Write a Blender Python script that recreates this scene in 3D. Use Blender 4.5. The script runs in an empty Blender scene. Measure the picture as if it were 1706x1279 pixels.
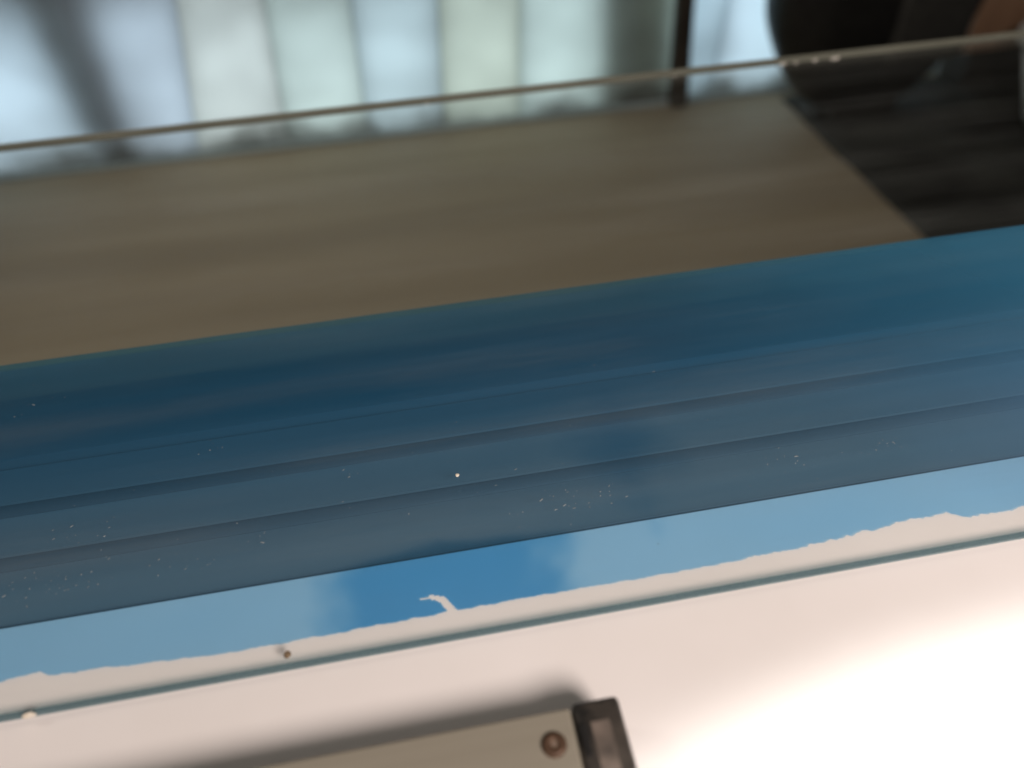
import bpy, bmesh, math, random
from mathutils import Matrix, Vector, noise

random.seed(7)
scene = bpy.context.scene
COL = scene.collection

# ------------------------------------------------------------------ camera
cam_data = bpy.data.cameras.new('camera')
cam = bpy.data.objects.new('camera', cam_data)
COL.objects.link(cam)
right = Vector((0.9844880, -0.1708432, -0.0399479))
upv = Vector((0.1463185, 0.6738091, 0.7242735))
fwd = Vector((0.0968201, 0.7188838, -0.6883546))
CAMZ = 0.2049
cam.matrix_world = Matrix((
    (right.x, upv.x, -fwd.x, 0.0),
    (right.y, upv.y, -fwd.y, 0.0),
    (right.z, upv.z, -fwd.z, CAMZ),
    (0, 0, 0, 1)))
cam_data.sensor_width = 36.0
cam_data.lens = 36.0 * 1290.0 / 1706.0
cam_data.clip_start = 0.005
cam_data.clip_end = 50.0
cam_data.dof.use_dof = True
cam_data.dof.focus_distance = 0.265
cam_data.dof.aperture_fstop = cam_data.lens / 5.0      # pupil about 5 mm
scene.camera = cam

# ------------------------------------------------------------------ world: dim indoor ambience
world = bpy.data.worlds.new('World')
scene.world = world
world.use_nodes = True
bg = world.node_tree.nodes['Background']
bg.inputs['Color'].default_value = (1.0, 0.92, 0.84, 1)
bg.inputs['Strength'].default_value = 0.075

# ------------------------------------------------------------------ lamps
def lamp(name, kind, loc, target, energy, color, **kw):
    d = bpy.data.lights.new(name, kind)
    d.energy = energy
    d.color = color
    for k, v in kw.items():
        setattr(d, k, v)
    o = bpy.data.objects.new(name, d)
    COL.objects.link(o)
    o.location = loc
    o.rotation_euler = (Vector(target) - Vector(loc)).to_track_quat('-Z', 'Y').to_euler()
    return o

# warm room lamp at the photographer's side, to the right
lamp('room_lamp', 'AREA', (0.33, -0.45, 0.63), (0.05, 0.10, 0.0), 9.6, (1.0, 0.85, 0.785),
     shape='DISK', size=0.30)
# hard lit pool of the desk lamp on the near right of the table
lamp('desk_lamp', 'SPOT', (0.165, -0.351, 1.25), (0.165, -0.351, 0.0), 270.0, (1.0, 0.965, 0.93),
     spot_size=math.radians(37.7), spot_blend=0.07, shadow_soft_size=0.03)
# daylight behind the frosted window band
lamp('window_daylight', 'AREA', (0.4, 2.36, -0.42), (0.4, 1.0, -0.50), 16.0, (0.92, 0.975, 1.0),
     shape='RECTANGLE', size=3.6, size_y=0.7)

# added fill spot with no known source, brightening the floor beyond the table
lamp('floor_fill', 'SPOT', (-1.5, 0.7, 1.75), (0.5, 1.55, -0.75), 62.0, (1.0, 0.92, 0.82),
     spot_size=math.radians(68), spot_blend=0.6, shadow_soft_size=0.12)

# ------------------------------------------------------------------ exposure
scene.view_settings.view_transform = 'Standard'
scene.view_settings.look = 'None'
scene.view_settings.exposure = 0.0
scene.view_settings.gamma = 1.0
scene.view_settings.use_curve_mapping = False
scene.render.engine = 'CYCLES'
scene.cycles.transparent_max_bounces = 20
scene.cycles.max_bounces = 7

# ------------------------------------------------------------------ helpers
def link(name, me, mat=None, parent=None):
    o = bpy.data.objects.new(name, me)
    COL.objects.link(o)
    if mat:
        me.materials.append(mat)
    if parent:
        o.parent = parent
    return o

def obj(name, bm, mat=None, parent=None, smooth=False):
    me = bpy.data.meshes.new(name)
    bm.normal_update()
    bm.to_mesh(me)
    bm.free()
    if smooth:
        for p in me.polygons:
            p.use_smooth = True
    return link(name, me, mat, parent)

def empty(name, loc=(0, 0, 0)):
    o = bpy.data.objects.new(name, None)
    COL.objects.link(o)
    o.location = loc
    return o

def tag(o, label, cat, group=None):
    o['label'] = label
    o['category'] = cat
    if group:
        o['group'] = group
    return o

def box(x0, x1, y0, y1, z0, z1, bevel=0.0, seg=2):
    bm = bmesh.new()
    bmesh.ops.create_cube(bm, size=1.0)
    for v in bm.verts:
        v.co = Vector(((x0 + x1) / 2 + v.co.x * (x1 - x0), (y0 + y1) / 2 + v.co.y * (y1 - y0),
                       (z0 + z1) / 2 + v.co.z * (z1 - z0)))
    if bevel:
        bmesh.ops.bevel(bm, geom=list(bm.edges), offset=bevel, segments=seg, affect='EDGES', profile=0.5)
    return bm

def lathe(profile, n=40, cx=0, cy=0):
    bm = bmesh.new()
    rings = []
    for r, z in profile:
        if r <= 1e-6:
            rings.append([bm.verts.new((cx, cy, z))])
        else:
            rings.append([bm.verts.new((cx + r * math.cos(2 * math.pi * k / n), cy + r * math.sin(2 * math.pi * k / n), z)) for k in range(n)])
    for a, b in zip(rings, rings[1:]):
        for k in range(n):
            k2 = (k + 1) % n
            if len(a) == 1:
                bm.faces.new((a[0], b[k], b[k2]))
            elif len(b) == 1:
                bm.faces.new((a[k], b[0], a[k2]))
            else:
                bm.faces.new((a[k], b[k], b[k2], a[k2]))
    bmesh.ops.recalc_face_normals(bm, faces=bm.faces)
    return bm

class NT:
    """small node-tree helper"""
    def __init__(self, name):
        self.m = bpy.data.materials.new(name)
        self.m.use_nodes = True
        self.t = self.m.node_tree
        self.n = self.t.nodes
        self.out = self.n['Material Output']
        self.b = self.n['Principled BSDF']

    def new(self, kind, **kw):
        nd = self.n.new(kind)
        for k, v in kw.items():
            setattr(nd, k, v)
        return nd

    def l(self, a, b):
        self.t.links.new(a, b)

    def noise(self, scale, detail=3, vec=None, stretch=None, rough=0.55):
        tc = self.new('ShaderNodeTexCoord')
        src = tc.outputs['Object']
        if stretch:
            mp = self.new('ShaderNodeMapping')
            mp.inputs['Scale'].default_value = stretch
            self.l(src, mp.inputs['Vector'])
            src = mp.outputs['Vector']
        nz = self.new('ShaderNodeTexNoise')
        nz.inputs['Scale'].default_value = scale
        nz.inputs['Detail'].default_value = detail
        nz.inputs['Roughness'].default_value = rough
        self.l(src, nz.inputs['Vector'])
        return nz.outputs['Fac']

    def ramp(self, fac, stops):
        r = self.new('ShaderNodeValToRGB')
        el = r.color_ramp.elements
        while len(el) < len(stops):
            el.new(0.5)
        for e, (p, c) in zip(el, stops):
            e.position = p
            e.color = (*c, 1) if len(c) == 3 else c
        self.l(fac, r.inputs['Fac'])
        return r.outputs['Color']

    def bump(self, fac, strength, dist):
        b = self.new('ShaderNodeBump')
        b.inputs['Strength'].default_value = strength
        b.inputs['Distance'].default_value = dist
        self.l(fac, b.inputs['Height'])
        return b.outputs['Normal']

    def math(self, op, a, b=None):
        m = self.new('ShaderNodeMath', operation=op)
        for i, v in enumerate((a, b)):
            if v is None:
                continue
            if isinstance(v, (int, float)):
                m.inputs[i].default_value = v
            else:
                self.l(v, m.inputs[i])
        return m.outputs[0]

def plain(name, c0, c1, scale, rough=0.6, metallic=0.0, spec=0.5, bump=0.0, bdist=0.001, stretch=None, detail=4):
    t = NT(name)
    f = t.noise(scale, detail, stretch=stretch)
    t.l(t.ramp(f, [(0.3, c0), (0.7, c1)]), t.b.inputs['Base Color'])
    t.b.inputs['Roughness'].default_value = rough
    t.b.inputs['Metallic'].default_value = metallic
    t.b.inputs['Specular IOR Level'].default_value = spec
    if bump:
        t.l(t.bump(f, bump, bdist), t.b.inputs['Normal'])
    return t.m

def schlick(t):
    g = t.new('ShaderNodeNewGeometry')
    d = t.new('ShaderNodeVectorMath', operation='DOT_PRODUCT')
    t.l(g.outputs['Normal'], d.inputs[0])
    t.l(g.outputs['Incoming'], d.inputs[1])
    c = t.math('ABSOLUTE', d.outputs['Value'])
    p = t.math('POWER', t.math('SUBTRACT', 1.0, c), 5.0)
    return t.math('ADD', t.math('MULTIPLY', p, 0.96), 0.04)

# ------------------------------------------------------------------ materials
def mat_glass():
    t = NT('clear_float_glass')
    t.n.remove(t.b)
    tr = t.new('ShaderNodeBsdfTransparent')
    tr.inputs['Color'].default_value = (0.992, 0.997, 0.994, 1)
    gl = t.new('ShaderNodeBsdfGlossy')
    gl.inputs['Roughness'].default_value = 0.03
    mx = t.new('ShaderNodeMixShader')
    t.l(schlick(t), mx.inputs['Fac'])
    t.l(tr.outputs[0], mx.inputs[1])
    t.l(gl.outputs[0], mx.inputs[2])
    # faint greasy dust veil on the surface
    df = t.new('ShaderNodeBsdfDiffuse')
    df.inputs['Color'].default_value = (0.52, 0.56, 0.54, 1)
    f = t.noise(13, 6, stretch=(0.30, 3.2, 1), rough=0.65)
    fm = t.ramp(f, [(0.42, (0.002,) * 3), (0.55, (0.012,) * 3), (0.74, (0.045,) * 3)])
    m2 = t.new('ShaderNodeMixShader')
    t.l(fm, m2.inputs['Fac'])
    t.l(mx.outputs[0], m2.inputs[1])
    t.l(df.outputs[0], m2.inputs[2])
    t.l(m2.outputs[0], t.out.inputs['Surface'])
    return t.m

def mat_film():
    t = NT('blue_translucent_film')
    t.n.remove(t.b)
    tc = t.new('ShaderNodeTexCoord')
    sep = t.new('ShaderNodeSeparateXYZ')
    t.l(tc.outputs['Object'], sep.inputs[0])
    # glare painted into the tint: paler film around a deep, glare-free patch
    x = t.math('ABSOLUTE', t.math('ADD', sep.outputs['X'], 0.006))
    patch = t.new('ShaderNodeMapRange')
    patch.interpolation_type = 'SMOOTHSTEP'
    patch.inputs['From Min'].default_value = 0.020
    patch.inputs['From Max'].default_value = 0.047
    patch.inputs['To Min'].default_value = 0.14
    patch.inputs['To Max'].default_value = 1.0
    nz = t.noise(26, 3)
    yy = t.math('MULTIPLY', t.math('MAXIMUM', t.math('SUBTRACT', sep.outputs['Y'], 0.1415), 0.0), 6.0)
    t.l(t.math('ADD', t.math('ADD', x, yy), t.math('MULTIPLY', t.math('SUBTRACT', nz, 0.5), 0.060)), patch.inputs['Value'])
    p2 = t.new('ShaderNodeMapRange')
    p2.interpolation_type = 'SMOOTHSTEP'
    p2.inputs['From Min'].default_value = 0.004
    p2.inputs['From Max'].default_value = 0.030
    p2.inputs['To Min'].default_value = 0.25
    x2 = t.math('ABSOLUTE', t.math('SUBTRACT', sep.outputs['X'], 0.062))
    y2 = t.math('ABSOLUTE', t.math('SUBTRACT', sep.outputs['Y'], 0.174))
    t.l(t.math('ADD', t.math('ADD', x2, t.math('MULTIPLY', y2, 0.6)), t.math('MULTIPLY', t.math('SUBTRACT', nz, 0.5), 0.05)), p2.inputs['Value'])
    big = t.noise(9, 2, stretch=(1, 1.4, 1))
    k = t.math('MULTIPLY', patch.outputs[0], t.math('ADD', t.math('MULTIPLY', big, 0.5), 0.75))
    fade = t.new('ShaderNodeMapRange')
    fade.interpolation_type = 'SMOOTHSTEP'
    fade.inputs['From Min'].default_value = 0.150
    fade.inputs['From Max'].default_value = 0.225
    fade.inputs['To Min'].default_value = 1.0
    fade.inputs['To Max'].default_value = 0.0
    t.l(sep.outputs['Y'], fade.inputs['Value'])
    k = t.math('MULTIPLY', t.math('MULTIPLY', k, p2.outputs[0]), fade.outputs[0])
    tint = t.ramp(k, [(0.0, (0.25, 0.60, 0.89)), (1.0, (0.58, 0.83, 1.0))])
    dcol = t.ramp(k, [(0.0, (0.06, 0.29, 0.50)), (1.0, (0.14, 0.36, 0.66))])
    tr = t.new('ShaderNodeBsdfTransparent')
    t.l(tint, tr.inputs['Color'])
    df = t.new('ShaderNodeBsdfDiffuse')
    t.l(dcol, df.inputs['Color'])
    mx = t.new('ShaderNodeMixShader')
    sheen = t.new('ShaderNodeMapRange')  # reflection towards the right end painted as extra diffuse blue
    sheen.interpolation_type = 'SMOOTHSTEP'
    sheen.inputs['From Min'].default_value = 0.08
    sheen.inputs['From Max'].default_value = 0.34
    sheen.inputs['To Min'].default_value = 0.10
    sheen.inputs['To Max'].default_value = 0.52
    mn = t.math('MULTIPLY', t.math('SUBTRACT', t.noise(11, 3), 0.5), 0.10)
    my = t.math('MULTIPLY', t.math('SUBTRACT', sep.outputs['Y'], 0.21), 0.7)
    t.l(t.math('ADD', t.math('ADD', sep.outputs['X'], mn), my), sheen.inputs['Value'])
    t.l(sheen.outputs[0], mx.inputs['Fac'])
    t.l(tr.outputs[0], mx.inputs[1])
    t.l(df.outputs[0], mx.inputs[2])
    t.l(mx.outputs[0], t.out.inputs['Surface'])
    return t.m

def mat_wood(name, a, b, c, scale, rough, stretch):
    t = NT(name)
    f = t.noise(scale, 6, stretch=stretch, rough=0.6)
    t.l(t.ramp(f, [(0.25, a), (0.5, b), (0.75, c)]), t.b.inputs['Base Color'])
    t.b.inputs['Roughness'].default_value = rough
    t.l(t.bump(f, 0.15, 0.002), t.b.inputs['Normal'])
    return t.m

def mat_pane(name, col, wob):
    t = NT(name)
    t.n.remove(t.b)
    f = t.noise(2.6, 2, stretch=(1, 1, 1.3))
    cl = t.ramp(f, [(0.32, tuple(v * (1 - wob) for v in col)), (0.56, col), (0.75, tuple(min(1, v * 1.05) for v in col))])
    # grey mixed in with a ragged upper outline along the foot of the panes
    tc = t.new('ShaderNodeTexCoord')
    sp = t.new('ShaderNodeSeparateXYZ')
    t.l(tc.outputs['Object'], sp.inputs[0])
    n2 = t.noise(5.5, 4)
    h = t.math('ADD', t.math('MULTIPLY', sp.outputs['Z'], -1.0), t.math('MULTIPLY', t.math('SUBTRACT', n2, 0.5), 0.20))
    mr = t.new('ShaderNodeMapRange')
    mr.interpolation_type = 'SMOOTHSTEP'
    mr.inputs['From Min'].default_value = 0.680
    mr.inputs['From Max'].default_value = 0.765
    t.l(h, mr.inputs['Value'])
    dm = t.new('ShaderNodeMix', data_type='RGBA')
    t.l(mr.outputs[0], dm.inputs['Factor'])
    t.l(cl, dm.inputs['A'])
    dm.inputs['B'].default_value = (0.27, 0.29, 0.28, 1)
    cl = dm.outputs['Result']
    tl = t.new('ShaderNodeBsdfTranslucent')
    t.l(cl, tl.inputs['Color'])
    df = t.new('ShaderNodeBsdfDiffuse')
    t.l(cl, df.inputs['Color'])
    mx = t.new('ShaderNodeMixShader')
    mx.inputs['Fac'].default_value = 0.22
    t.l(tl.outputs[0], mx.inputs[1])
    t.l(df.outputs[0], mx.inputs[2])
    t.l(mx.outputs[0], t.out.inputs['Surface'])
    return t.m

M = {}
M['glass'] = mat_glass()
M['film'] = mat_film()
def mat_edge(name, tint, dif, fac):
    t = NT(name)
    t.n.remove(t.b)
    tr = t.new('ShaderNodeBsdfTransparent')
    tr.inputs['Color'].default_value = (*tint, 1)
    df = t.new('ShaderNodeBsdfDiffuse')
    f = t.noise(60, 4, stretch=(0.2, 1, 1))
    t.l(t.ramp(f, [(0.3, dif), (0.7, tuple(1.3 * v for v in dif))]), df.inputs['Color'])
    mx = t.new('ShaderNodeMixShader')
    mx.inputs['Fac'].default_value = fac
    t.l(tr.outputs[0], mx.inputs[1])
    t.l(df.outputs[0], mx.inputs[2])
    t.l(mx.outputs[0], t.out.inputs['Surface'])
    return t.m
# a closed thin slab: light crosses two faces, so the tint acts twice
M['edge_near'] = mat_edge('ground_glass_edge', (0.68, 0.77, 0.80), (0.07, 0.115, 0.13), 0.16)
M['edge_far'] = plain('ground_glass_edge_far', (0.15, 0.155, 0.12), (0.22, 0.225, 0.18), 45, 0.4, stretch=(0.25, 1, 1))
M['chip'] = plain('chipped_glass', (0.55, 0.54, 0.48), (0.75, 0.73, 0.66), 300, 0.3)
M['table'] = plain('cream_laminate', (0.78, 0.755, 0.73), (0.83, 0.805, 0.785), 14, 0.5, spec=0.35, bump=0.03, bdist=0.0004)
M['rail'] = plain('anodised_aluminium', (0.145, 0.145, 0.14), (0.195, 0.195, 0.185), 20, 0.5, metallic=0.0, stretch=(0.06, 2.5, 1))
M['groove_shade'] = plain('painted_groove_shade', (0.082, 0.086, 0.086), (0.105, 0.108, 0.107), 30, 0.7, stretch=(0.1, 1, 1))
M['floor'] = mat_wood('brown_floor', (0.30, 0.252, 0.172), (0.345, 0.290, 0.198), (0.41, 0.35, 0.245), 2.2, 0.68, (0.35, 5.0, 1))
M['mat'] = plain('black_floor_mat', (0.004, 0.004, 0.003), (0.050, 0.053, 0.046), 4.2, 0.75, spec=0.25, bump=0.6, bdist=0.02, stretch=(1.1, 1.5, 1))
M['frame'] = plain('grey_painted_frame', (0.32, 0.42, 0.44), (0.43, 0.53, 0.55), 3, 0.55)
M['mullion'] = plain('pale_grey_mullion', (0.20, 0.25, 0.26), (0.27, 0.32, 0.33), 4, 0.55)
M['post'] = plain('green_grey_post', (0.33, 0.41, 0.38), (0.55, 0.64, 0.60), 3, 0.6, stretch=(6, 1, 0.4))
M['pole'] = plain('dark_brown_pole', (0.018, 0.014, 0.011), (0.035, 0.027, 0.02), 8, 0.45)
M['wall'] = plain('grey_wall', (0.06, 0.058, 0.05), (0.075, 0.072, 0.062), 2, 0.8)
M['black'] = plain('black_leather', (0.006, 0.006, 0.006), (0.014, 0.014, 0.013), 40, 0.42, spec=0.4, bump=0.2, bdist=0.002)
M['black_grey'] = plain('black_webbing', (0.02, 0.02, 0.018), (0.035, 0.035, 0.03), 30, 0.7)
M['glint'] = plain('pale_glint', (0.55, 0.56, 0.54), (0.72, 0.72, 0.70), 50, 0.3, metallic=0.6)
M['cabinet'] = mat_wood('brown_cabinet_wood', (0.36, 0.21, 0.13), (0.45, 0.27, 0.165), (0.52, 0.33, 0.21), 6, 0.5, (4, 4, 0.5))
M['bucket'] = plain('white_plastic', (0.68, 0.72, 0.70), (0.78, 0.82, 0.80), 5, 0.45)
M['bar'] = plain('brushed_metal_bar', (0.235, 0.218, 0.172), (0.275, 0.256, 0.206), 60, 0.5, spec=0.4, stretch=(0.05, 3, 1))
M['screw'] = plain('rusty_screw', (0.065, 0.036, 0.02), (0.12, 0.07, 0.042), 700, 0.55, metallic=0.3)
M['screw_core'] = plain('worn_screw_socket', (0.14, 0.10, 0.075), (0.21, 0.16, 0.12), 900, 0.5)
M['cap'] = plain('black_plastic_cap', (0.012, 0.012, 0.011), (0.070, 0.060, 0.050), 160, 0.33, spec=0.6)
M['cap_shine'] = plain('painted_cap_shine', (0.050, 0.044, 0.038), (0.22, 0.18, 0.15), 110, 0.4, detail=2)
M['slot'] = plain('dark_slot', (0.003, 0.003, 0.003), (0.006, 0.006, 0.005), 100, 0.8)
M['crumb_white'] = plain('pale_crumb', (0.62, 0.55, 0.42), (0.85, 0.80, 0.70), 900, 0.8)
M['crumb_brown'] = plain('brown_crumb', (0.10, 0.07, 0.04), (0.24, 0.17, 0.10), 900, 0.8)
M['dust'] = plain('pale_dust', (0.11, 0.14, 0.15), (0.27, 0.30, 0.31), 900, 0.9)

FZ = -0.75
# ------------------------------------------------------------------ the setting
o = obj('floor', box(-3.0, 3.2, -0.6, 2.9, FZ - 0.05, FZ), M['floor'])
o['kind'] = 'structure'
tb = obj('tabletop', box(-0.9, 0.9, -0.75, 0.1427, -0.022, 0.0, 0.0006, 1), M['table'])
tb['kind'] = 'structure'

# window band low on the wall
win = empty('window', (0.4, 2.05, FZ))
tag(win, 'low frosted window band with grey mullions glowing behind the glass sheet', 'window')
def wpart(name, x0, x1, y0, y1, z0, z1, mat, bev=0.0):
    ob = obj(name, box(x0, x1, y0, y1, z0, z1, bev, 2), mat, win)
    ob.matrix_parent_inverse = Matrix.Translation(-win.location)
    return ob
RZ = -0.372
def slab(t0, t1, b0, b1, y0, y1, z0, z1, bev=0.0):
    # upright slab whose sides lean: x range t0..t1 at the top, b0..b1 at the foot
    bm = box(0, 1, y0, y1, z0, z1)
    for v in bm.verts:
        top = v.co.z > (z0 + z1) / 2
        lo, hi = (t0, t1) if top else (b0, b1)
        v.co.x = lo + (hi - lo) * round(v.co.x)
    if bev:
        bmesh.ops.bevel(bm, geom=list(bm.edges), offset=bev, segments=3, affect='EDGES', profile=0.5)
    return bm
def wslab(name, *a, mat, bev=0.0):
    ob = obj(name, slab(*a, bev), mat, win)
    ob.matrix_parent_inverse = Matrix.Translation(-win.location)
    return ob
lines = [(-1.75, -1.75), (-1.43, -1.45), (-1.10, -1.12), (-0.725, -0.737), (-0.455, -0.533), (-0.262, -0.296), (-0.065, -0.080),
         (0.153, 0.126), (0.356, 0.338), (0.66, 0.66), (0.775, 0.795), (0.92, 0.888), (1.207, 1.20), (1.507, 1.51), (1.857, 1.86), (2.25, 2.25)]
cols = [(0.80, 0.88, 0.94), (0.80, 0.88, 0.94), (0.78, 0.88, 0.95), (0.75, 0.83, 0.90), (0.81, 0.865, 0.87), (0.79, 0.88, 0.88), (0.74, 0.84, 0.88),
        (0.81, 0.885, 0.845), (0.80, 0.90, 0.90), (0.78, 0.88, 0.86), (0.74, 0.86, 0.93), (0.78, 0.89, 0.96), (0.8, 0.9, 0.95), (0.8, 0.9, 0.95), (0.8, 0.9, 0.95)]
ci = 0
for A, B in zip(lines, lines[1:]):
    if A is None or B is None:
        continue
    wslab('pane', A[0] + 0.001, B[0] - 0.001, A[1] + 0.001, B[1] - 0.001, 2.045, 2.051, FZ + 0.012, RZ + 0.098, mat=mat_pane('frosted_pane', cols[ci], 0.20))
    ci += 1
for k in (1, 2, 4, 5, 6, 7, 8, 11, 12, 13, 14):
    a, b = lines[k]
    wslab('mullion', a - 0.008, a + 0.008, b - 0.008, b + 0.008, 2.069, 2.084, FZ + 0.014, RZ + 0.09, mat=M['mullion'], bev=0.004)
wslab('column', -0.820, -0.645, -0.800, -0.680, 2.076, 2.13, FZ + 0.014, RZ + 0.09, mat=M['frame'], bev=0.022)
wslab('post', 0.560, 0.764, 0.560, 0.776, 2.072, 2.12, FZ + 0.014, RZ + 0.09, mat=M['post'], bev=0.018)
wslab('pole', 0.745, 0.790, 0.758, 0.811, 1.995, 2.043, FZ + 0.001, RZ + 0.09, mat=M['pole'], bev=0.016)
wpart('bottom_rail', -1.9, 2.4, 2.030, 2.063, FZ, FZ + 0.012, M['frame'], 0.004)
wpart('top_rail', -1.9, 2.4, 2.140, 2.170, RZ + 0.012, RZ + 0.22, M['frame'], 0.006)
wl = obj('wall', box(-2.2, 2.7, 2.030, 2.10, RZ + 0.102, RZ + 2.1), M['wall'])
wl['kind'] = 'structure'

# ------------------------------------------------------------------ black mat, bag, cabinet, bucket at the right
def mat_mesh():
    bm = bmesh.new()
    nx, ny = 40, 44
    x0, x1, y0, y1 = 1.078, 2.2, 0.75, 1.985
    g = []
    for j in range(ny + 1):
        row = []
        for i in range(nx + 1):
            x = x0 + (x1 - x0) * i / nx
            y = y0 + (y1 - y0) * j / ny
            if i == 0:
                x += 0.010 * noise.noise(Vector((0, y * 5, 2)))
            edge = min(1.0, i / 4.0)
            z = FZ + 0.008 + edge * 0.020 * max(0, noise.noise(Vector((x * 3.0, y * 7.0, 4))) + 0.25)
            row.append(bm.verts.new((x, y, z)))
        g.append(row)
    for j in range(ny):
        for i in range(nx):
            bm.faces.new((g[j][i], g[j][i + 1], g[j + 1][i + 1], g[j + 1][i]))
    r = bmesh.ops.extrude_face_region(bm, geom=list(bm.faces))
    for v in r['geom']:
        if isinstance(v, bmesh.types.BMVert):
            v.co.z = FZ + 0.001
    bmesh.ops.recalc_face_normals(bm, faces=bm.faces)
    return bm
tag(obj('floor_mat', mat_mesh(), M['mat'], smooth=True), 'rumpled black mat lying on the brown floor at the right', 'mat')

def bag_body():
    bm = bmesh.new()
    n, m = 48, 28
    cx, cy = 1.208, 1.86
    rings = []
    for j in range(m + 1):
        u = j / m
        z = FZ + 0.030 + 0.48 * u
        # width grows from a rounded foot to a full belly
        w = 0.11 + 0.168 * math.sin(min(1, u / 0.62) * math.pi / 2) ** 0.8
        if u > 0.62:
            w *= math.sqrt(max(0.02, 1 - ((u - 0.62) / 0.40) ** 2.4))
        d = 0.058 + 0.055 * math.sin(min(1, u / 0.5) * math.pi / 2)
        if u > 0.62:
            d *= math.sqrt(max(0.02, 1 - ((u - 0.62) / 0.40) ** 2.4))
        if u < 0.08:
            k = math.sqrt(max(0, 1 - (1 - u / 0.08) ** 2)) * 0.5 + 0.5
            w *= k
            d *= k
        ring = []
        for i in range(n):
            a = 2 * math.pi * i / n
            ca, sa = math.cos(a), math.sin(a)
            e = 0.72
            x = cx + w * math.copysign(abs(ca) ** e, ca)
            y = cy + d * math.copysign(abs(sa) ** e, sa)
            s = 1 + 0.03 * noise.noise(Vector((x * 6, y * 6, z * 7)))
            ring.append(bm.verts.new((cx + (x - cx) * s, cy + (y - cy) * s, z)))
        rings.append(ring)
    for a, b in zip(rings, rings[1:]):
        for i in range(n):
            bm.faces.new((a[i], a[(i + 1) % n], b[(i + 1) % n], b[i]))
    bm.faces.new(list(reversed(rings[0])))
    bm.faces.new(rings[-1])
    bmesh.ops.recalc_face_normals(bm, faces=bm.faces)
    return bm
bag = empty('black_bag', (1.225, 1.86, FZ + 0.01))
tag(bag, 'rounded black leather bag standing on the mat by the window', 'bag')
def bpart(root, name, bm, mat, smooth=False):
    ob = obj(name, bm, mat, root, smooth)
    ob.matrix_parent_inverse = Matrix.Translation(-root.location)
    return ob
bpart(bag, 'body', bag_body(), M['black'], True)
bpart(bag, 'base', box(1.13, 1.32, 1.81, 1.91, FZ + 0.012, FZ + 0.045, 0.01), M['black_grey'])
bpart(bag, 'pocket', box(1.205, 1.405, 1.735, 1.775, FZ + 0.17, FZ + 0.40, 0.018, 3), M['black_grey'], True)
def torus(c, R, r, n=24, k=10):
    bm = bmesh.new()
    rings = []
    for i in range(n):
        a = 2 * math.pi * i / n
        rings.append([bm.verts.new((c[0] + (R + r * math.cos(b)) * math.cos(a), c[1] + r * math.sin(b), c[2] + (R + r * math.cos(b)) * math.sin(a)))
                      for b in [2 * math.pi * q / k for q in range(k)]])
    for i in range(n):
        A, B = rings[i], rings[(i + 1) % n]
        for q in range(k):
            bm.faces.new((A[q], A[(q + 1) % k], B[(q + 1) % k], B[q]))
    bmesh.ops.recalc_face_normals(bm, faces=bm.faces)
    return bm
bpart(bag, 'highlight_ring', torus((1.055, 1.738, -0.375), 0.016, 0.008), M['glint'], True)  # pale ring standing in for a highlight on the glossy black bag

cab = empty('wooden_cabinet', (1.72, 1.95, FZ))
tag(cab, 'brown wooden cabinet standing behind the black bag at the right edge', 'cabinet')
bpart(cab, 'plinth', box(1.56, 1.95, 1.90, 2.005, FZ + 0.012, FZ + 0.125), M['black_grey'])
bpart(cab, 'carcass', box(1.492, 1.98, 1.87, 2.008, FZ + 0.126, FZ + 0.72, 0.004), M['cabinet'])
bpart(cab, 'door', box(1.500, 1.97, 1.852, 1.869, FZ + 0.135, FZ + 0.71, 0.004), M['cabinet'])

bk = empty('white_bucket', (1.634, 1.62, FZ + 0.03))
tag(bk, 'white plastic bucket half out of view at the right edge of the photo', 'bucket')
bpart(bk, 'body', lathe([(0, FZ + 0.031), (0.062, FZ + 0.031), (0.070, FZ + 0.036), (0.142, FZ + 0.23), (0.138, FZ + 0.23), (0.065, FZ + 0.04), (0, FZ + 0.04)], 48, 1.634, 1.62), M['bucket'], True)
bpart(bk, 'rim', lathe([(0.1405, FZ + 0.222), (0.152, FZ + 0.222), (0.152, FZ + 0.240), (0.139, FZ + 0.242), (0.1385, FZ + 0.2305), (0.1405, FZ + 0.222)], 48, 1.634, 1.62), M['bucket'], True)

# ------------------------------------------------------------------ grooved rail behind the table edge
def rail_mesh():
    z = -0.0035
    def groove(y, w, d):
        return [(y - w, z), (y - w * 0.55, z - d), (y + w * 0.55, z - d), (y + w, z)]
    prof = [(0.1452, -0.03), (0.1452, z - 0.0005), (0.1457, z)]
    prof += groove(0.1690, 0.0034, 0.0040)
    prof += groove(0.1921, 0.0034, 0.0040)
    def crown(y):
        return z - 0.040 * ((y - 0.2000) / 0.122) ** 2
    for q in range(1, 25):
        y = 0.2000 + 0.122 * q / 24
        if q == 3:
            prof += [(y - 0.0030, crown(y - 0.0030)), (y - 0.0016, crown(y) - 0.0045), (y + 0.0016, crown(y) - 0.0045), (y + 0.0030, crown(y + 0.0030))]
        else:
            prof.append((y, crown(y)))
    prof += [(0.3225, -0.055), (0.1452, -0.055)]
    prof[0] = (0.1452, -0.054)
    prof.pop()
    bm = bmesh.new()
    a = [bm.verts.new((-0.9, y, zz)) for y, zz in prof]
    b = [bm.verts.new((0.9, y, zz)) for y, zz in prof]
    n = len(prof)
    for i in range(n):
        j = (i + 1) % n
        bm.faces.new((a[i], b[i], b[j], a[j]))
    bm.faces.new(list(reversed(a)))
    bm.faces.new(b)
    bmesh.ops.recalc_face_normals(bm, faces=bm.faces)
    return bm
rail = tag(obj('grooved_rail', rail_mesh(), M['rail']), 'dark grooved metal rail under the blue strip, along the table edge', 'rail')

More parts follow.
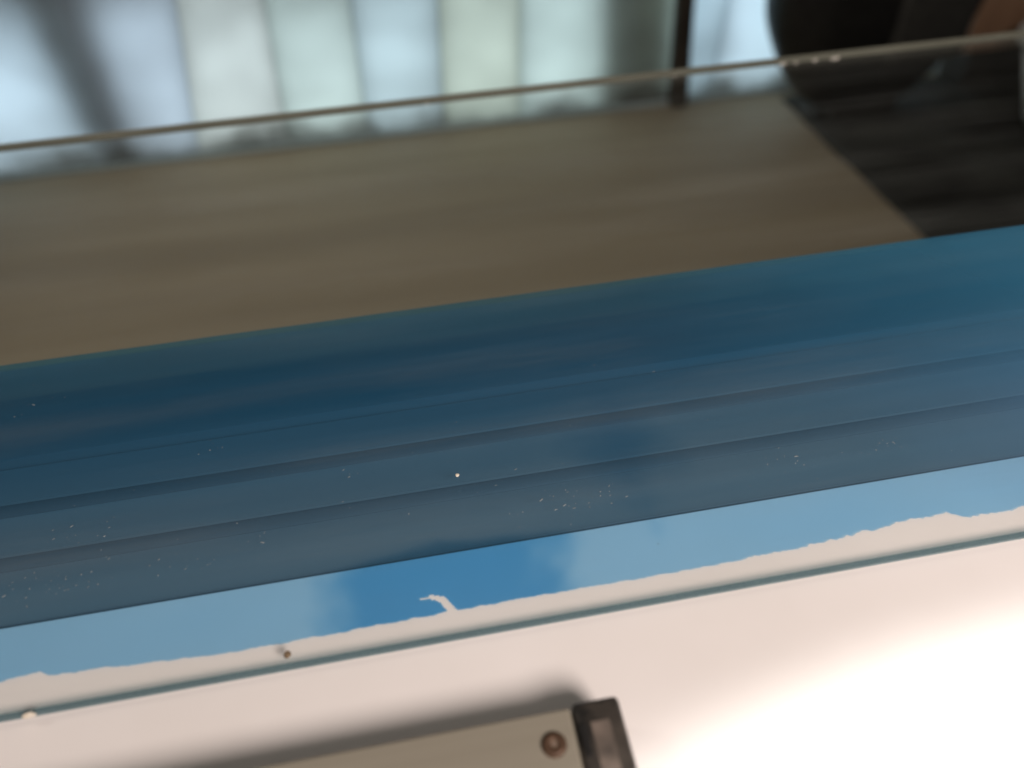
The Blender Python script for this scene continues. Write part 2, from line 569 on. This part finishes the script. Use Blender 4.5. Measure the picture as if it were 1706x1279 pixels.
def shade_strip_mesh(y, w, zt):
    bm = bmesh.new()
    prof = [(y + w * math.cos(a), zt - 0.0009 + 0.0009 * math.sin(a)) for a in [math.pi * q / 8 for q in range(9)]]
    prof += [(y - w, zt - 0.0030), (y + w, zt - 0.0030)]
    a = [bm.verts.new((-0.9, p, q)) for p, q in prof]
    b = [bm.verts.new((0.9, p, q)) for p, q in prof]
    n = len(prof)
    for i in range(n):
        bm.faces.new((a[i], b[i], b[(i + 1) % n], a[(i + 1) % n]))
    bm.faces.new(list(reversed(a)))
    bm.faces.new(b)
    bmesh.ops.recalc_face_normals(bm, faces=bm.faces)
    return bm
for y in (0.1690, 0.1921):
    obj('groove_shade', shade_strip_mesh(y, 0.0031, -0.0034), M['groove_shade'], rail, True)  # dark strips standing in for the shade inside the grooves

# ------------------------------------------------------------------ glass sheet
GX = 0.75
Y0, Y1, Z0, Z1 = 0.1121, 0.4758, 0.0010, 0.0049
gs = empty('glass_sheet', (0, Y0, 0.0005))
tag(gs, 'clear glass sheet with a blue strip, lying over the table edge', 'glass sheet')
def gpart(name, bm, mat, smooth=False):
    return bpart(gs, name, bm, mat, smooth)
gpart('pane', box(-GX, GX, Y0 + 0.0002, Y1 - 0.0030, Z0, Z1), M['glass'])
ne = gpart('front_edge', box(-GX, GX, Y0 - 0.0004, Y0 + 0.0001, Z0 + 0.0001, Z1 - 0.0001, 0.00018, 1), M['edge_near'])
ne['label'] = 'grey green ground front edge of the glass'
fe = gpart('back_edge', box(-GX, GX, Y1 - 0.0029, Y1 + 0.0004, Z0 + 0.0001, Z1 - 0.0001, 0.00018, 1), M['edge_far'])
fe['label'] = 'olive ground back edge of the glass'
def crumb(r, seed, squash=(1, 1, 0.8), sub=2):
    bm = bmesh.new()
    bmesh.ops.create_icosphere(bm, subdivisions=sub, radius=r)
    for v in bm.verts:
        d = 1 + 0.45 * noise.noise(v.co / r * 1.3 + Vector((seed, 0, seed * 2)))
        v.co = Vector((v.co.x * squash[0], v.co.y * squash[1], v.co.z * squash[2])) * d
    return bm
for i, (x, s) in enumerate([(0.253, 0.0013), (0.262, 0.0010), (0.275, 0.0012), (0.289, 0.0016), (0.180, 0.0005), (0.020, 0.0006)]):
    bm = crumb(s, i + 3.1, (1.9, 0.25, 0.7))
    for v in bm.verts:
        v.co += Vector((x, Y1 - 0.0031, Z0 + 0.0007))
    gpart('chip', bm, M['chip'])

# blue film under the glass with a torn near edge
RAG = [(-0.75, 0.1235), (-0.40, 0.1240), (-0.20, 0.1246), (-0.1334, 0.1248), (-0.122, 0.1262), (-0.119, 0.1245), (-0.1004, 0.1235), (-0.0666, 0.1215), (-0.0322, 0.1219), (0.0129, 0.1225),
       (0.0399, 0.1223), (0.068, 0.1221), (0.0974, 0.1232), (0.1174, 0.1239), (0.1386, 0.1259), (0.1535, 0.1269), (0.1578, 0.1239),
       (0.1795, 0.1235), (0.30, 0.124), (0.75, 0.124)]
def rag_y(x):
    for (a, ya), (b, yb) in zip(RAG, RAG[1:]):
        if a <= x <= b:
            t = (x - a) / (b - a)
            y = (ya + (yb - ya) * t) * 0.993
            break
    else:
        y = 0.1235
    amp = 0.00035 + 0.0006 * max(0, min(1, (x - 0.06) / 0.06))
    y += amp * 1.3 * noise.noise(Vector((x * 210, 3.3, 0))) + amp * 0.8 * noise.noise(Vector((x * 700, 8.3, 0)))
    y += 0.00018 * noise.noise(Vector((x * 1900, 1.1, 0)))
    return y
FY1 = 0.2684
HOOK = [((-0.0048, 0.1215), 0.0012), ((-0.0074, 0.1258), 0.0011), ((-0.0101, 0.1272), 0.0008), ((-0.0136, 0.1271), 0.0002)]
def film_mesh():
    bm = bmesh.new()
    zf = 0.00075
    xs = []
    x = -0.74
    while x < 0.74:
        xs.append(x)
        x += (0.00025 if -0.02 < x < 0.0 else 0.0005) if -0.2 < x < 0.25 else 0.004
    xs.append(0.74)
    rows = 14
    grid = []
    for x in xs:
        y0 = rag_y(x)
        col = [bm.verts.new((x, y0 + (0.1300 - y0) * q / rows, zf)) for q in range(rows + 1)]
        col.append(bm.verts.new((x, FY1 + 0.0002 * noise.noise(Vector((x * 30, 0, 5))), zf)))
        grid.append(col)
    for i in range(len(xs) - 1):
        for q in range(rows + 1):
            bm.faces.new((grid[i][q], grid[i + 1][q], grid[i + 1][q + 1], grid[i][q + 1]))
    # torn hook near the middle: a curved gap in the film
    line = HOOK
    dead = []
    for f in bm.faces:
        c = f.calc_center_median()
        if not (-0.02 < c.x < 0.0 and c.y < 0.13):
            continue
        for (a, wa), (b, wb) in zip(line, line[1:]):
            A, B = Vector(a), Vector(b)
            p = Vector((c.x, c.y))
            t = max(0, min(1, (p - A).dot(B - A) / (B - A).length_squared))
            w = wa + (wb - wa) * t + 0.0002 * noise.noise(Vector((c.x * 900, c.y * 900, 0)))
            if (p - (A + (B - A) * t)).length < w:
                dead.append(f)
                break
    bmesh.ops.delete(bm, geom=dead, context='FACES')
    return bm
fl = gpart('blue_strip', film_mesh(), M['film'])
fl['label'] = 'translucent blue strip with a torn front edge'

# ------------------------------------------------------------------ crumbs and dust on the glass
def place_crumb(name, r, seed, loc, mat, label, squash=(1, 1, 0.8)):
    ob = obj(name, crumb(r, seed, squash), mat)
    ob.location = loc
    return tag(ob, label, 'crumb')
place_crumb('crumb', 0.00062, 1.3, (0.0026, 0.1687, Z1 + 0.0004), M['crumb_white'], 'tiny pale crumb on the dark blue middle of the glass')
place_crumb('crumb', 0.00100, 4.7, (-0.0515, 0.1143, Z1 + 0.0006), M['crumb_brown'], 'small brown crumb on the clear front margin of the glass')
place_crumb('crumb', 0.00125, 8.2, (-0.1198, 0.1112, 0.0036), M['crumb_white'], 'pale crumb stuck on the front edge of the glass', (1.5, 0.6, 0.8))

def dust_mesh():
    bm = bmesh.new()
    clusters = [(-0.125, 0.152, 0.022, 0.006, 90), (-0.085, 0.151, 0.016, 0.004, 30), (-0.062, 0.156, 0.003, 0.003, 14), (-0.033, 0.177, 0.005, 0.003, 12),
                (0.040, 0.151, 0.012, 0.005, 40), (0.016, 0.148, 0.004, 0.002, 10), (0.105, 0.151, 0.014, 0.005, 30), (0.145, 0.152, 0.016, 0.004, 40),
                (-0.08, 0.20, 0.006, 0.004, 10), (-0.15, 0.235, 0.015, 0.012, 16), (-0.12, 0.17, 0.012, 0.006, 24), (0.0, 0.17, 0.13, 0.03, 60),
                (0.06, 0.36, 0.16, 0.04, 30)]
    for cx, cy, sx, sy, n in clusters:
        for _ in range(int(n * 0.6)):
            x, y = random.gauss(cx, sx * 0.6), random.gauss(cy, sy * 0.6)
            if not (Y0 + 0.003 < y < Y1 - 0.003):
                continue
            L = random.choice((0.00012, 0.00016, 0.0002, 0.00026)) * random.uniform(0.5, 1.0)
            a = random.gauss(0.25, 0.5)
            l2 = L * random.choice((1, 1, 1.6, 3.0))
            ca, sa = math.cos(a), math.sin(a)
            pts = [(-l2, -L), (l2, -L * 0.6), (l2 * 0.8, L), (-l2 * 0.9, L * 0.7)]
            base = [bm.verts.new((x + p * ca - q * sa, y + p * sa + q * ca, Z1 + 0.00003)) for p, q in pts]
            top = bm.verts.new((x, y, Z1 + 0.00003 + L * 0.8))
            for i in range(4):
                bm.faces.new((base[i], base[(i + 1) % 4], top))
    return bm
du = obj('dust', dust_mesh(), M['dust'])
du['kind'] = 'stuff'
du['label'] = 'pale dust specks scattered on the glass sheet'
du['category'] = 'dust'

# ------------------------------------------------------------------ metal bar in the foreground
BZ = 0.016
bar = empty('metal_bar', (-0.1, 0.07, 0))
tag(bar, 'dull metal bar with a black end cap on the cream table in front', 'bar')
bpart(bar, 'profile', box(-0.42, 0.0208, 0.046, 0.0818, 0.0003, BZ, 0.0010, 3), M['bar'])
cp = bpart(bar, 'end_cap', box(0.0211, 0.0330, 0.0455, 0.0824, 0.0003, BZ + 0.0006, 0.0014, 3), M['cap'])
cp['label'] = 'black plastic end cap with a slot'
def sub(parent, name, bm, mat, smooth=False):
    ob = obj(name, bm, mat, parent, smooth)
    return ob
def slot_mesh():
    bm = box(0.0219, 0.0236, 0.0690, 0.0770, BZ + 0.0001, BZ + 0.00105, 0.0003, 1)
    return bm
sub(cp, 'slot', slot_mesh(), M['slot'])
sub(cp, 'painted_shine', box(0.0246, 0.0294, 0.0650, 0.0770, BZ + 0.0002, BZ + 0.00075, 0.0002, 1), M['cap_shine'])  # lighter inset painted as the reflection on top of the cap
sc = bpart(bar, 'screw', lathe([(0, BZ + 0.0006), (0.0008, BZ + 0.0006), (0.0011, BZ + 0.0010), (0.0024, BZ + 0.0009), (0.0030, BZ + 0.0005), (0.0031, BZ - 0.001)], 32, 0.0151, 0.0734), M['screw'], True)
sub(sc, 'socket', lathe([(0, BZ + 0.0008), (0.0009, BZ + 0.0008), (0.0009, BZ + 0.0003)], 6, 0.0151, 0.0734), M['screw_core'])
bar.location.y -= 0.0008
